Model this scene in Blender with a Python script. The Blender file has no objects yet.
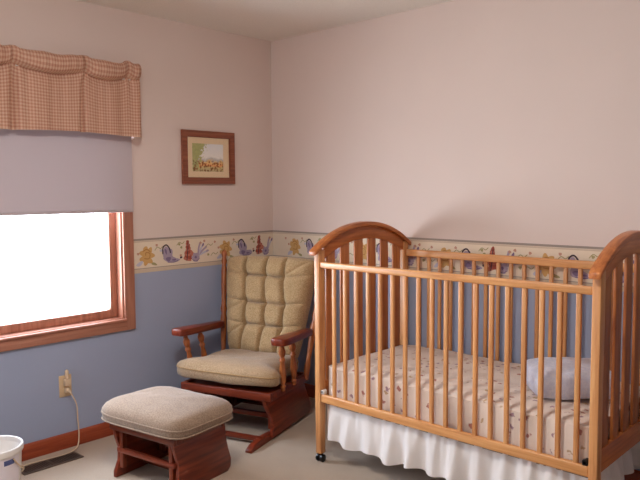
import bpy, bmesh, math, random
from mathutils import Vector, Matrix, noise
random.seed(7)
scene = bpy.context.scene
COL = scene.collection
R = math.radians
PI = math.pi

# ------------------------------------------------------------------ colour / materials
def lin(c):
    return tuple(((v/255)/12.92 if v/255 <= .04045 else ((v/255+.055)/1.055)**2.4) for v in c) + (1.0,)

class NT:
    """small node-tree writer"""
    def __init__(s, name):
        s.m = bpy.data.materials.new(name); s.m.use_nodes = True
        s.t = s.m.node_tree; s.t.nodes.clear()
        s.out = s.t.nodes.new('ShaderNodeOutputMaterial')
    def n(s, kind, **kw):
        nd = s.t.nodes.new(kind)
        for k, v in kw.items():
            if k.startswith('i_'):
                key = k[2:]
                key = int(key) if key.isdigit() else key.replace('_', ' ')
                nd.inputs[key].default_value = v
            else: setattr(nd, k, v)
        return nd
    def l(s, a, ao, b, bi): s.t.links.new(a.outputs[ao], b.inputs[bi])
    def ramp(s, stops, interp='LINEAR'):
        nd = s.t.nodes.new('ShaderNodeValToRGB'); cr = nd.color_ramp; cr.interpolation = interp
        while len(cr.elements) < len(stops): cr.elements.new(.5)
        for e, (p, c) in zip(cr.elements, stops): e.position = p; e.color = c
        return nd
    def mix(s, fac, a, b, blend='MIX'):
        nd = s.t.nodes.new('ShaderNodeMix'); nd.data_type = 'RGBA'; nd.blend_type = blend
        for idx, v in ((0, fac), (6, a), (7, b)):
            if isinstance(v, tuple) and len(v) == 2: s.t.links.new(v[0].outputs[v[1]], nd.inputs[idx])
            else: nd.inputs[idx].default_value = v
        return nd
    def coord(s, scale=(1, 1, 1), which='Object'):
        tc = s.n('ShaderNodeTexCoord'); mp = s.n('ShaderNodeMapping'); mp.inputs['Scale'].default_value = scale
        s.l(tc, which, mp, 'Vector'); return mp
    def bsdf(s, rough=.5, spec=.5, **kw):
        b = s.n('ShaderNodeBsdfPrincipled'); b.inputs['Roughness'].default_value = rough
        b.inputs['Specular IOR Level'].default_value = spec
        for k, v in kw.items(): b.inputs[k.replace('_', ' ')].default_value = v
        s.l(b, 'BSDF', s.out, 'Surface'); return b
    def bump(s, src, out, b, strength=.2, dist=.01):
        bp = s.n('ShaderNodeBump'); bp.inputs['Strength'].default_value = strength; bp.inputs['Distance'].default_value = dist
        s.l(src, out, bp, 'Height'); s.l(bp, 'Normal', b, 'Normal'); return bp

def plain(name, col, rough=.5, spec=.5, metallic=0.0):
    t = NT(name); b = t.bsdf(rough, spec, Metallic=metallic)
    mp = t.coord(); nz = t.n('ShaderNodeTexNoise', i_Scale=40.0, i_Detail=3.0); t.l(mp, 'Vector', nz, 'Vector')
    c = lin(col); d = tuple(v*.93 for v in c[:3]) + (1,)
    m = t.mix((nz, 'Fac'), d, c); t.l(m, 2, b, 'Base Color'); return t.m

def wood(name, dark, mid, light, axis='Z', rough=.34, spec=.45, scale=1.0):
    t = NT(name); b = t.bsdf(rough, spec)
    sc = {'X': (3, 45, 45), 'Y': (45, 3, 45), 'Z': (45, 45, 3)}[axis]
    mp = t.coord(tuple(v*scale for v in sc))
    nz = t.n('ShaderNodeTexNoise', i_Scale=1.0, i_Detail=6.0, i_Roughness=.6, i_Distortion=.6); t.l(mp, 'Vector', nz, 'Vector')
    rp = t.ramp([(.3, lin(dark)), (.5, lin(mid)), (.72, lin(light))]); t.l(nz, 'Fac', rp, 'Fac')
    oi = t.n('ShaderNodeObjectInfo'); mr = t.n('ShaderNodeMapRange', i_3=.92, i_4=1.06); t.l(oi, 'Random', mr, 0)
    hs = t.n('ShaderNodeHueSaturation'); t.l(mr, 0, hs, 'Value'); t.l(rp, 'Color', hs, 'Color')
    t.l(hs, 'Color', b, 'Base Color'); t.bump(nz, 'Fac', b, .06, .003); return t.m

def fabric(name, a, bcol, scale=130, bumps=.35, rough=.95, sheen=.25):
    t = NT(name); b = t.bsdf(rough, .1)
    b.inputs['Sheen Weight'].default_value = sheen; b.inputs['Sheen Roughness'].default_value = .5
    mp = t.coord(); nz = t.n('ShaderNodeTexNoise', i_Scale=float(scale), i_Detail=4.0, i_Roughness=.7); t.l(mp, 'Vector', nz, 'Vector')
    big = t.n('ShaderNodeTexNoise', i_Scale=14.0, i_Detail=3.0); t.l(mp, 'Vector', big, 'Vector')
    rp = t.ramp([(.34, lin(bcol)), (.66, lin(a))]); t.l(nz, 'Fac', rp, 'Fac')
    m = t.mix((big, 'Fac'), (.86, .86, .86, 1), (1.08, 1.08, 1.08, 1))
    mm = t.mix(1.0, (rp, 'Color'), (m, 2), 'MULTIPLY'); t.l(mm, 2, b, 'Base Color')
    t.bump(nz, 'Fac', b, bumps, .004); return t.m

OAK_Z = wood('honey_oak_upright', (176, 114, 66), (203, 143, 90), (218, 166, 110), 'Z')
OAK_END = wood('brown_oak_upright', (146, 80, 40), (172, 102, 54), (190, 122, 68), 'Z')
OAK_X = wood('honey_oak_long', (182, 120, 68), (208, 148, 92), (222, 170, 114), 'X')
OAK_Y = wood('honey_oak_cross', (152, 84, 42), (180, 106, 56), (198, 128, 72), 'Y')
CHERRY_X = wood('cherry_cross', (74, 26, 14), (104, 40, 22), (126, 54, 30), 'X', .3)
CHERRY_Y = wood('cherry_long', (82, 28, 15), (114, 44, 24), (138, 60, 34), 'Y', .28)
CHERRY_Z = wood('cherry_upright', (80, 30, 15), (112, 46, 25), (140, 66, 36), 'Z', .3)
TURNED = wood('turned_cherry', (126, 66, 32), (156, 88, 46), (176, 108, 60), 'Z', .3)
CASING_Y = wood('casing_wood_long', (150, 98, 78), (174, 118, 96), (190, 134, 112), 'Y', .4)
CASING_Z = wood('casing_wood_upright', (150, 98, 78), (174, 118, 96), (190, 134, 112), 'Z', .4)
BASE_Y = wood('baseboard_wood', (122, 50, 28), (150, 66, 38), (168, 82, 50), 'Y', .38)
BASE_X = wood('baseboard_wood_cross', (122, 50, 28), (150, 66, 38), (168, 82, 50), 'X', .38)
FRAME_W = wood('picture_frame_wood', (104, 52, 34), (134, 72, 48), (150, 88, 60), 'Y', .35)
TAN = fabric('tan_chenille', (192, 165, 126), (146, 120, 84), 160)
SEATF = fabric('seat_chenille', (178, 150, 118), (136, 110, 80), 170)
OTTF = fabric('ottoman_chenille', (160, 138, 118), (124, 103, 86), 170)
WELT = fabric('welt_cord', (168, 134, 92), (132, 102, 64), 200)
BTN = fabric('button_cloth', (120, 96, 62), (88, 68, 42), 200)
WHITEP = plain('white_plastic', (226, 220, 214), .35)
IVORYP = plain('ivory_plastic', (214, 186, 148), .4)
CORDW = plain('cream_cord', (214, 190, 160), .5)
BLACKP = plain('black_plastic', (18, 17, 20), .3)
DARKM = plain('dark_bronze_metal', (96, 80, 68), .4, .5, .3)
DARKHOLE = plain('duct_dark', (20, 17, 16), .8)
STEEL = plain('grey_steel', (120, 116, 112), .35, .5, .8)

def mat_wall():
    t = NT('two_tone_wall_paint'); b = t.bsdf(.75, .25)
    tc = t.n('ShaderNodeTexCoord'); sp = t.n('ShaderNodeSeparateXYZ'); t.l(tc, 'Object', sp, 'Vector')
    gt = t.n('ShaderNodeMath', operation='GREATER_THAN'); gt.inputs[1].default_value = 1.03; t.l(sp, 'Z', gt, 0)
    nz = t.n('ShaderNodeTexNoise', i_Scale=90.0, i_Detail=3.0); t.l(tc, 'Object', nz, 'Vector')
    nb = t.n('ShaderNodeTexNoise', i_Scale=2.5, i_Detail=2.0); t.l(tc, 'Object', nb, 'Vector')
    m = t.mix((gt, 0), lin(WALL_LOW), lin(WALL_UP))
    v = t.mix((nb, 'Fac'), (.96, .96, .96, 1), (1.03, 1.03, 1.03, 1))
    mm = t.mix(1.0, (m, 2), (v, 2), 'MULTIPLY'); t.l(mm, 2, b, 'Base Color'); t.bump(nz, 'Fac', b, .12, .002); return t.m
WALL_UP = (219, 203, 195); WALL_LOW = (158, 168, 193)
WALL = mat_wall()
def mat_ceiling():
    t = NT('ceiling_paint'); b = t.bsdf(.85, .15); mp = t.coord()
    nz = t.n('ShaderNodeTexNoise', i_Scale=120.0, i_Detail=4.0); t.l(mp, 'Vector', nz, 'Vector')
    m = t.mix((nz, 'Fac'), lin((226, 222, 214)), lin((242, 238, 230))); t.l(m, 2, b, 'Base Color'); t.bump(nz, 'Fac', b, .3, .004); return t.m
CEIL = mat_ceiling()
def mat_carpet():
    t = NT('beige_carpet'); b = t.bsdf(.95, .08); b.inputs['Sheen Weight'].default_value = .2
    mp = t.coord(); nz = t.n('ShaderNodeTexNoise', i_Scale=220.0, i_Detail=4.0, i_Roughness=.75); t.l(mp, 'Vector', nz, 'Vector')
    nb = t.n('ShaderNodeTexNoise', i_Scale=7.0, i_Detail=4.0); t.l(mp, 'Vector', nb, 'Vector')
    rp = t.ramp([(.3, lin((156, 138, 120))), (.7, lin((192, 173, 153)))]); t.l(nz, 'Fac', rp, 'Fac')
    v = t.mix((nb, 'Fac'), (.88, .87, .86, 1), (1.06, 1.06, 1.06, 1))
    mm = t.mix(1.0, (rp, 'Color'), (v, 2), 'MULTIPLY'); t.l(mm, 2, b, 'Base Color'); t.bump(nz, 'Fac', b, .5, .008); return t.m
CARPET = mat_carpet()
def mat_plaid():
    t = NT('gingham_cloth'); b = t.bsdf(.9, .1)
    tc = t.n('ShaderNodeTexCoord'); sp = t.n('ShaderNodeSeparateXYZ'); t.l(tc, 'UV', sp, 'Vector')
    def stripe(o, per):
        mu = t.n('ShaderNodeMath', operation='MULTIPLY'); mu.inputs[1].default_value = 1/per; t.l(sp, o, mu, 0)
        fr = t.n('ShaderNodeMath', operation='FRACT'); t.l(mu, 0, fr, 0)
        g = t.n('ShaderNodeMath', operation='GREATER_THAN'); g.inputs[1].default_value = .5; t.l(fr, 0, g, 0); return g
    a = stripe('X', .0190); c = stripe('Y', .0190)
    ad = t.n('ShaderNodeMath', operation='ADD'); t.l(a, 0, ad, 0); t.l(c, 0, ad, 1)
    hv = t.n('ShaderNodeMath', operation='MULTIPLY'); hv.inputs[1].default_value = .5; t.l(ad, 0, hv, 0)
    rp = t.ramp([(0, lin((212, 181, 157))), (.5, lin((200, 155, 134))), (1, lin((180, 130, 110)))]); t.l(hv, 0, rp, 'Fac')
    t.l(rp, 'Color', b, 'Base Color')
    tr = t.n('ShaderNodeBsdfTranslucent'); t.l(rp, 'Color', tr, 'Color')
    mx = t.n('ShaderNodeMixShader', i_0=.12); t.l(b, 'BSDF', mx, 1); t.l(tr, 'BSDF', mx, 2); t.l(mx, 'Shader', t.out, 'Surface'); return t.m
PLAID = mat_plaid()
def mat_translucent(name, col, trans, fac, weave=300.):
    t = NT(name); b = t.bsdf(.85, .1)
    mp = t.coord(); nz = t.n('ShaderNodeTexNoise', i_Scale=weave, i_Detail=3.0); t.l(mp, 'Vector', nz, 'Vector')
    c = lin(col); m = t.mix((nz, 'Fac'), tuple(v*.95 for v in c[:3])+(1,), c); t.l(m, 2, b, 'Base Color'); t.bump(nz, 'Fac', b, .1, .002)
    tr = t.n('ShaderNodeBsdfTranslucent'); tr.inputs['Color'].default_value = lin(trans)
    mx = t.n('ShaderNodeMixShader', i_0=fac); t.l(b, 'BSDF', mx, 1); t.l(tr, 'BSDF', mx, 2); t.l(mx, 'Shader', t.out, 'Surface'); return t.m
SHADE = mat_translucent('shade_cloth', (190, 178, 182), (190, 184, 198), .006)
SKIRT = mat_translucent('white_skirt_cotton', (240, 234, 230), (235, 230, 228), .18)
PILLOW = fabric('pale_blue_cotton', (222, 224, 236), (198, 204, 226), 60, .25, .9, .1)
def mat_sheet():
    t = NT('printed_sheet_cotton'); b = t.bsdf(.9, .1)
    mp = t.coord(); vo = t.n('ShaderNodeTexVoronoi', i_Scale=24.0); vo.inputs['Randomness'].default_value = .8
    nz0 = t.n('ShaderNodeTexNoise', i_Scale=55.0, i_Detail=2.0); t.l(mp, 'Vector', nz0, 'Vector')
    dst = t.mix(.035, (mp, 'Vector'), (nz0, 'Color')); t.l(dst, 2, vo, 'Vector')
    lt = t.ramp([(0, (1, 1, 1, 1)), (.20, (1, 1, 1, 1)), (.30, (0, 0, 0, 1))]); t.l(vo, 'Distance', lt, 'Fac')
    sp = t.n('ShaderNodeSeparateColor'); t.l(vo, 'Color', sp, 'Color')
    pick = t.ramp([(0, lin((170, 118, 108))), (.22, lin((184, 158, 128))), (.45, lin((160, 132, 142))), (.68, lin((228, 214, 204)))], 'CONSTANT'); t.l(sp, 'Red', pick, 'Fac')
    nz = t.n('ShaderNodeTexNoise', i_Scale=9.0, i_Detail=3.0); t.l(mp, 'Vector', nz, 'Vector')
    base = t.mix((nz, 'Fac'), lin((216, 202, 192)), lin((232, 220, 210)))
    m = t.mix((lt, 'Color'), (base, 2), (pick, 'Color')); t.l(m, 2, b, 'Base Color')
    t.bump(nz, 'Fac', b, .4, .02); return t.m
SHEET = mat_sheet()
def mat_glass():
    t = NT('clear_glass'); tr = t.n('ShaderNodeBsdfTransparent'); tr.inputs['Color'].default_value = (.995, .998, .996, 1)
    gl = t.n('ShaderNodeBsdfGlossy'); gl.inputs['Roughness'].default_value = .02
    lw = t.n('ShaderNodeLayerWeight', i_Blend=.5); pw = t.n('ShaderNodeMath', operation='POWER'); pw.inputs[1].default_value = 4.0
    t.l(lw, 'Facing', pw, 0); sc = t.n('ShaderNodeMath', operation='MULTIPLY_ADD'); sc.inputs[1].default_value = .45; sc.inputs[2].default_value = .02
    t.l(pw, 0, sc, 0); mx = t.n('ShaderNodeMixShader'); t.l(sc, 0, mx, 0); t.l(tr, 0, mx, 1); t.l(gl, 0, mx, 2); t.l(mx, 0, t.out, 'Surface'); return t.m
GLASS = mat_glass()
def mat_paper(name, col):
    return plain(name, col, .8, .15)
B_CREAM = mat_paper('border_cream', (228, 213, 192)); B_GREY = mat_paper('border_grey_stripe', (158, 146, 138)); B_STRIPE = mat_paper('border_pale_stripe', (206, 188, 166))
P_GOLD = mat_paper('print_gold', (206, 164, 106)); P_GOLD2 = mat_paper('print_deep_gold', (176, 128, 76)); P_LAV = mat_paper('print_lavender', (170, 154, 172))
P_LAV2 = mat_paper('print_deep_lavender', (130, 112, 142)); P_DARK = mat_paper('print_dark', (74, 60, 70)); P_RED = mat_paper('print_red', (166, 86, 72))
P_RED2 = mat_paper('print_rose', (190, 120, 102)); P_GREEN = mat_paper('print_sage', (164, 156, 112)); P_PALE = mat_paper('print_pale_blue', (192, 190, 206))
P_DOT = mat_paper('print_dot', (196, 150, 130))
BORDER_MATS = [B_CREAM, B_GREY, B_STRIPE, P_GOLD, P_GOLD2, P_LAV, P_LAV2, P_DARK, P_RED, P_RED2, P_GREEN, P_PALE, P_DOT]

# ------------------------------------------------------------------ mesh helpers
def link(o):
    COL.objects.link(o); return o
def empty(name, loc=(0, 0, 0), rz=0.):
    o = bpy.data.objects.new(name, None); o.empty_display_size = .1; o.location = loc; o.rotation_euler = (0, 0, rz); return link(o)
def build(name, bm, mats, parent=None, angle=35, smooth=True):
    bmesh.ops.recalc_face_normals(bm, faces=bm.faces[:])
    me = bpy.data.meshes.new(name); bm.to_mesh(me); bm.free()
    for m in (mats if isinstance(mats, (list, tuple)) else [mats]): me.materials.append(m)
    if smooth:
        me.polygons.foreach_set('use_smooth', [True]*len(me.polygons)); me.set_sharp_from_angle(angle=R(angle))
    o = link(bpy.data.objects.new(name, me))
    if parent: o.parent = parent
    return o
def tag(o, label, cat, group=None):
    o['label'] = label; o['category'] = cat
    if group: o['group'] = group
    return o
def struct(o): o['kind'] = 'structure'; return o
def box(bm, lo, hi, bev=0., seg=2, mat=0, M=None):
    t = bmesh.new(); bmesh.ops.create_cube(t, size=1.0)
    for v in t.verts:
        v.co = Vector([(lo[i]+hi[i])/2 + v.co[i]*(hi[i]-lo[i]) for i in range(3)])
    if bev > 0: bmesh.ops.bevel(t, geom=t.edges[:], offset=bev, segments=seg, profile=.5, affect='EDGES')
    if M is not None: bmesh.ops.transform(t, matrix=M, verts=t.verts[:])
    for f in t.faces: f.material_index = mat
    merge(bm, t)
def merge(bm, t):
    me = bpy.data.meshes.new('tmp'); t.to_mesh(me); t.free(); bm.from_mesh(me); bpy.data.meshes.remove(me)
def prism(bm, pts, axis, a, b, bev=0., mat=0):
    """outline pts (2D) extruded along axis between a and b"""
    t = bmesh.new()
    def P(p, h):
        return {'X': (h, p[0], p[1]), 'Y': (p[0], h, p[1]), 'Z': (p[0], p[1], h)}[axis]
    A = [t.verts.new(P(p, a)) for p in pts]; B = [t.verts.new(P(p, b)) for p in pts]; n = len(pts)
    t.faces.new(A); t.faces.new(B[::-1])
    for i in range(n): t.faces.new((A[i], A[(i+1) % n], B[(i+1) % n], B[i]))
    bmesh.ops.recalc_face_normals(t, faces=t.faces[:])
    if bev > 0:
        es = [e for e in t.edges if len(e.link_faces) == 2 and e.calc_face_angle(0) > R(30)]
        bmesh.ops.bevel(t, geom=es, offset=bev, segments=2, profile=.5, affect='EDGES', clamp_overlap=True)
    for f in t.faces: f.material_index = mat
    merge(bm, t)
def tube(bm, pts, rad, seg=10, closed=False, mat=0):
    pts = [Vector(p) for p in pts]; n = len(pts); rings = []
    rad = rad if isinstance(rad, (list, tuple)) else [rad]*n
    ref = None
    for i, p in enumerate(pts):
        d = (pts[(i+1) % n]-pts[i-1]) if closed else (pts[min(i+1, n-1)]-pts[max(i-1, 0)])
        d.normalize()
        if ref is None:
            ref = Vector((0, 0, 1)) if abs(d.z) < .9 else Vector((1, 0, 0))
        u = ref - d*ref.dot(d)
        if u.length < 1e-5: u = d.orthogonal()
        u.normalize(); v = d.cross(u); ref = u
        rings.append([bm.verts.new(p + (u*math.cos(2*PI*k/seg) + v*math.sin(2*PI*k/seg))*rad[i]) for k in range(seg)])
    fs = []
    for i in range(n if closed else n-1):
        a, b = rings[i], rings[(i+1) % n]
        for k in range(seg): fs.append(bm.faces.new((a[k], a[(k+1) % seg], b[(k+1) % seg], b[k])))
    if not closed: fs += [bm.faces.new(rings[0][::-1]), bm.faces.new(rings[-1])]
    for f in fs: f.material_index = mat
def turned(bm, p0, p1, prof, seg=14):
    """turned spindle between two points: prof = [(t, radius)]"""
    p0, p1 = Vector(p0), Vector(p1)
    tube(bm, [p0 + (p1-p0)*t for t, r in prof], [r for t, r in prof], seg)
def smoothpath(pts, n=8):
    pts = [Vector(p) for p in pts]; out = []
    for i in range(len(pts)-1):
        p0, p1, p2, p3 = pts[max(i-1, 0)], pts[i], pts[i+1], pts[min(i+2, len(pts)-1)]
        for k in range(n):
            t = k/n; out.append(.5*((2*p1)+(-p0+p2)*t+(2*p0-5*p1+4*p2-p3)*t*t+(-p0+3*p1-3*p2+p3)*t**3))
    out.append(pts[-1]); return out
def outline(a, hx, hy, n=5.):
    c, s = math.cos(a), math.sin(a); k = (abs(c)**n+abs(s)**n)**(-1/n); return (hx*k*c, hy*k*s)
def cushion(bm, c, hx, hy, hz, n=5., na=64, nr=16, edge=.35, dome=.5, puff=None, tilt=0., seedv=0.):
    """boxed cushion: rounded outline, flat-ish band of height edge*hz, domed top and bottom"""
    def top(r):  # height profile 0..1
        return edge + (1-edge)*max(0., 1-r**4)**.5
    rs = [(i/nr)**.8 for i in range(1, nr+1)]
    def pos(r, a, sgn):
        x, y = outline(a, hx, hy, n); rr = r
        x *= rr; y *= rr
        z = hz*(top(r)*(1 if sgn > 0 else .8))*sgn
        if sgn > 0: z += dome*hz*max(0, 1-r*r)
        w = noise.noise(Vector((x*7+seedv, y*7, sgn*3.1)))*.008 + noise.noise(Vector((x*18+seedv, y*18, 5.)))*.003
        z += w*(1 if r < .98 else .3)
        if puff: z += puff(x, y, sgn)
        return Vector((c[0]+x, c[1]+y, c[2]+z+tilt*y))
    T = [[bm.verts.new(pos(r, 2*PI*k/na, 1)) for k in range(na)] for r in rs]
    B = [[bm.verts.new(pos(r, 2*PI*k/na, -1)) for k in range(na)] for r in rs]
    for G in (T, B):
        cv = bm.verts.new(sum((v.co for v in G[0]), Vector())/na)
        for k in range(na): bm.faces.new((cv, G[0][k], G[0][(k+1) % na]))
        for i in range(nr-1):
            for k in range(na): bm.faces.new((G[i][k], G[i+1][k], G[i+1][(k+1) % na], G[i][(k+1) % na]))
    for k in range(na): bm.faces.new((T[-1][k], B[-1][k], B[-1][(k+1) % na], T[-1][(k+1) % na]))
def welt_loop(bm, c, hx, hy, z, rad, n=5., tilt=0., na=72):
    pts = []
    for k in range(na):
        x, y = outline(2*PI*k/na, hx, hy, n); pts.append((c[0]+x, c[1]+y, z+tilt*y+noise.noise(Vector((x*6, y*6, 1)))*.004))
    tube(bm, pts, rad, 6, True)

# ------------------------------------------------------------------ camera
CAM = Vector((3.502730625714351, -3.2732486728802215, 1.4154002148065694))
rt = Vector((0.731839266885817, 0.6814470592275728, -0.006418170621207982)); up = Vector((-0.04511202313337729, 0.057841074606666563, 0.997306028988675))
fw = Vector((-0.6799824944900005, 0.7295781764543393, -0.07307182513607688))
cd = bpy.data.cameras.new('camera'); cd.sensor_width = 36.; cd.lens = 38.294; cd.clip_start = .02
co = link(bpy.data.objects.new('camera', cd))
co.matrix_world = Matrix(((rt.x, up.x, -fw.x, CAM.x), (rt.y, up.y, -fw.y, CAM.y), (rt.z, up.z, -fw.z, CAM.z), (0, 0, 0, 1)))
scene.camera = co

FILL_LAMP = 72.0
# ------------------------------------------------------------------ room
WX, WY, CH = -.042, .039, 2.452          # left wall plane, back wall plane, ceiling height
RX, FY = 6.0, -4.75                       # far walls of the room
S = 1.012
def Wy(y): return CAM.y + (y-CAM.y)*S
def Wz(z): return CAM.z + (z-CAM.z)*S
OY0, OY1 = Wy(-2.78), Wy(-1.186)           # window opening
OZ0, OZ1 = Wz(.668), 1.93
T = .15
bm = bmesh.new(); box(bm, (WX-T, FY-T, -.12), (RX+T, WY+T, 0)); struct(build('floor', bm, CARPET))
bm = bmesh.new(); box(bm, (WX-T, FY-T, CH), (RX+T, WY+T, CH+.12)); struct(build('ceiling', bm, CEIL))
bm = bmesh.new()
box(bm, (WX-T, FY, 0), (WX, OY0, CH)); box(bm, (WX-T, OY1, 0), (WX, WY, CH))
box(bm, (WX-T, OY0, 0), (WX, OY1, OZ0)); box(bm, (WX-T, OY0, OZ1), (WX, OY1, CH)); struct(build('wall_left', bm, WALL))
bm = bmesh.new(); box(bm, (WX-T, WY, 0), (RX+T, WY+T, CH)); struct(build('wall_back', bm, WALL))
bm = bmesh.new(); box(bm, (RX, FY, 0), (RX+T, WY, CH)); struct(build('wall_right', bm, WALL))
F0, F1, FZ0, FZ1 = .60, 1.30, 1.50, 2.05      # added fill window, unseen behind the camera
bm = bmesh.new(); box(bm, (WX-T, FY-T, 0), (F0, FY, CH)); box(bm, (F1, FY-T, 0), (RX+T, FY, CH))
box(bm, (F0, FY-T, 0), (F1, FY, FZ0)); box(bm, (F0, FY-T, FZ1), (F1, FY, CH)); struct(build('wall_front', bm, WALL))
BH = .084
def baseprof(bm, axis, p, a, b, sgn):
    pr = [(p, 0), (p+sgn*.013, 0), (p+sgn*.013, BH-.018), (p+sgn*.007, BH-.004), (p+sgn*.003, BH), (p, BH)]
    prism(bm, pr, axis, a, b)
bm = bmesh.new(); baseprof(bm, 'Y', WX, FY, WY, 1); struct(build('baseboard_left', bm, BASE_Y))
bm = bmesh.new(); baseprof(bm, 'X', WY, WX+.013, RX, -1); struct(build('baseboard_back', bm, BASE_X))
bm = bmesh.new(); baseprof(bm, 'Y', RX, FY, WY-.013, -1); struct(build('baseboard_right', bm, BASE_Y))
bm = bmesh.new(); baseprof(bm, 'X', FY, WX+.013, RX-.013, 1); struct(build('baseboard_front', bm, BASE_X))

# ---- wallpaper border: a strip of paper with a generic garden print (flat print in the strip's own mesh)
BZ0, BZ1 = Wz(.9335), Wz(1.1365)
def border(name, mp, s0, s1, phase0, skip=()):
    bm = bmesh.new()
    def quad(sa, sb, za, zb, h, mat):
        vs = [bm.verts.new(mp(*q, h)) for q in ((sa, za), (sb, za), (sb, zb), (sa, zb))]; bm.faces.new(vs).material_index = mat
    def segs(sa, sb):
        # paper body with thickness, edge stripes as thin raised print
        quad(sa, sb, BZ0, BZ1, .0010, 0)
        quad(sa, sb, BZ0, BZ0, .001, 0) if False else None
        quad(sa, sb, BZ1-.012, BZ1, .0014, 1); quad(sa, sb, BZ1-.022, BZ1-.014, .0014, 2)
        quad(sa, sb, BZ0, BZ0+.024, .0014, 2); quad(sa, sb, BZ0+.024, BZ0+.028, .0016, 1)
    segs(s0, s1)
    lay = [.0016]
    def blob(s, z, rs, rz, mat, rot=0., n=14, wob=.12):
        lay[0] += .000004; rs *= 1.15; rz *= 1.15
        ph = random.random()*6
        pts = []
        for k in range(n):
            a = 2*PI*k/n; q = 1+wob*math.sin(3*a+ph); x, y = rs*q*math.cos(a), rz*q*math.sin(a)
            pts.append((s+x*math.cos(rot)-y*math.sin(rot), z+x*math.sin(rot)+y*math.cos(rot)))
        if min(p[0] for p in pts) < s0 or max(p[0] for p in pts) > s1: return
        bm.faces.new([bm.verts.new(mp(x, y, lay[0])) for x, y in pts]).material_index = mat
    def stroke(pts, w, mat):
        lay[0] += .000004
        pts = smoothpath([(a, b, 0) for a, b in pts], 5)
        if min(p.x for p in pts) < s0+w or max(p.x for p in pts) > s1-w: return
        L, Q = [], []
        for i, p in enumerate(pts):
            d = (pts[min(i+1, len(pts)-1)]-pts[max(i-1, 0)]).normalized(); nn = Vector((-d.y, d.x, 0))*w*(.5 if i in (0, len(pts)-1) else 1)
            L.append(bm.verts.new(mp(p.x+nn.x, p.y+nn.y, lay[0]))); Q.append(bm.verts.new(mp(p.x-nn.x, p.y-nn.y, lay[0])))
        for i in range(len(pts)-1): bm.faces.new((L[i], L[i+1], Q[i+1], Q[i])).material_index = mat
    zc = (BZ0+BZ1)/2 + .002
    s = phase0
    while s < s1:
        # round golden bloom
        for k in range(7):
            a = 2*PI*k/7; blob(s+.030*math.cos(a), zc-.005+.036*math.sin(a), .021, .015, 3, a)
        blob(s, zc-.005, .02, .024, 3); stroke([(s-.02, zc-.02), (s+.015, zc-.022), (s+.02, zc+.008), (s-.006, zc+.014), (s-.008, zc-.004)], .003, 4)
        stroke([(s-.028, zc+.022), (s, zc+.034), (s+.026, zc+.016)], .003, 4)
        blob(s-.05, zc-.05, .022, .010, 11, .5); blob(s+.05, zc-.058, .018, .007, 10, -.3)
        # lavender clump with a dark curling tendril
        q = s+.165
        for dx, dz, a, b in ((-.03, .01, .018, .030), (-.012, -.03, .03, .022), (.022, -.04, .034, .014), (.0, 0, .018, .024), (.05, -.046, .02, .008)):
            blob(q+dx, zc+dz, a, b, 5, random.uniform(-.4, .4))
        blob(q-.012, zc-.036, .016, .012, 6); blob(q-.03, zc+.012, .006, .016, 6, .3); blob(q+.03, zc-.044, .014, .005, 6)
        stroke([(q-.052, zc-.004), (q-.05, zc+.036), (q-.026, zc+.052), (q-.004, zc+.03), (q+.004, zc)], .0045, 7)
        stroke([(q-.02, zc-.055), (q+.03, zc-.058), (q+.06, zc-.05)], .003, 6)
        blob(q+.082, zc-.032, .008, .007, 7)
        # tall red flower spike
        q = s+.31
        for k in range(11):
            zz = zc-.045+.0105*k; w = .03*(1-k/13); blob(q-.010+random.uniform(-.3, .3)*w, zz, w*.8+.004, .012, 8 if k % 3 else 9, random.uniform(-.5, .5))
        stroke([(q-.02, zc-.06), (q-.012, zc), (q-.008, zc+.06)], .0028, 7); blob(q+.022, zc-.012, .010, .02, 9, .6)
        # violet flower and leaf fan
        q = s+.36
        for k in range(6):
            a = 2*PI*k/6; blob(q+.016*math.cos(a), zc-.04+.016*math.sin(a), .014, .011, 5, a)
        blob(q, zc-.04, .008, .008, 6); stroke([(q-.03, zc-.05), (q, zc-.066), (q+.03, zc-.05)], .0025, 6)
        for k in range(4):
            a = .35+.38*k; stroke([(q+.02, zc-.03), (q+.02+.045*math.cos(a), zc-.03+.045*math.sin(a)), (q+.03+.075*math.cos(a), zc-.03+.078*math.sin(a))], .0065, 5 if k % 2 else 11)
            blob(q+.028+.07*math.cos(a), zc-.03+.074*math.sin(a), .011, .006, 6 if k == 2 else 5, a)
        # small scattered sprigs and dots
        for dx, dz, m in ((-.09, .05, 12), (.07, .055, 12), (.235, .05, 10), (.1, .02, 11), (.245, -.02, 12), (.43, .06, 12), (.46, -.03, 10), (.40, .05, 12), (.25, .03, 10), (-.06, .01, 12)):
            blob(s+dx, zc+dz, .0075, .007, m)
        for dx, dz in ((.085, .035), (.245, .055), (.47, .03), (.51, -.03)):
            stroke([(s+dx-.03, zc+dz-.012), (s+dx-.01, zc+dz+.008), (s+dx+.012, zc+dz-.002), (s+dx+.03, zc+dz+.012)], .0022, 10)
        s += .605
    return struct(build(name, bm, BORDER_MATS, smooth=False))
border('trim_1', lambda s, z, h: (WX+h, s, z), Wy(-1.117), WY-.001, -1.0)
border('trim_2', lambda s, z, h: (s, WY-h, z), WX+.002, RX, -1.0+.605*2-.03)
bmx = None

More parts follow.
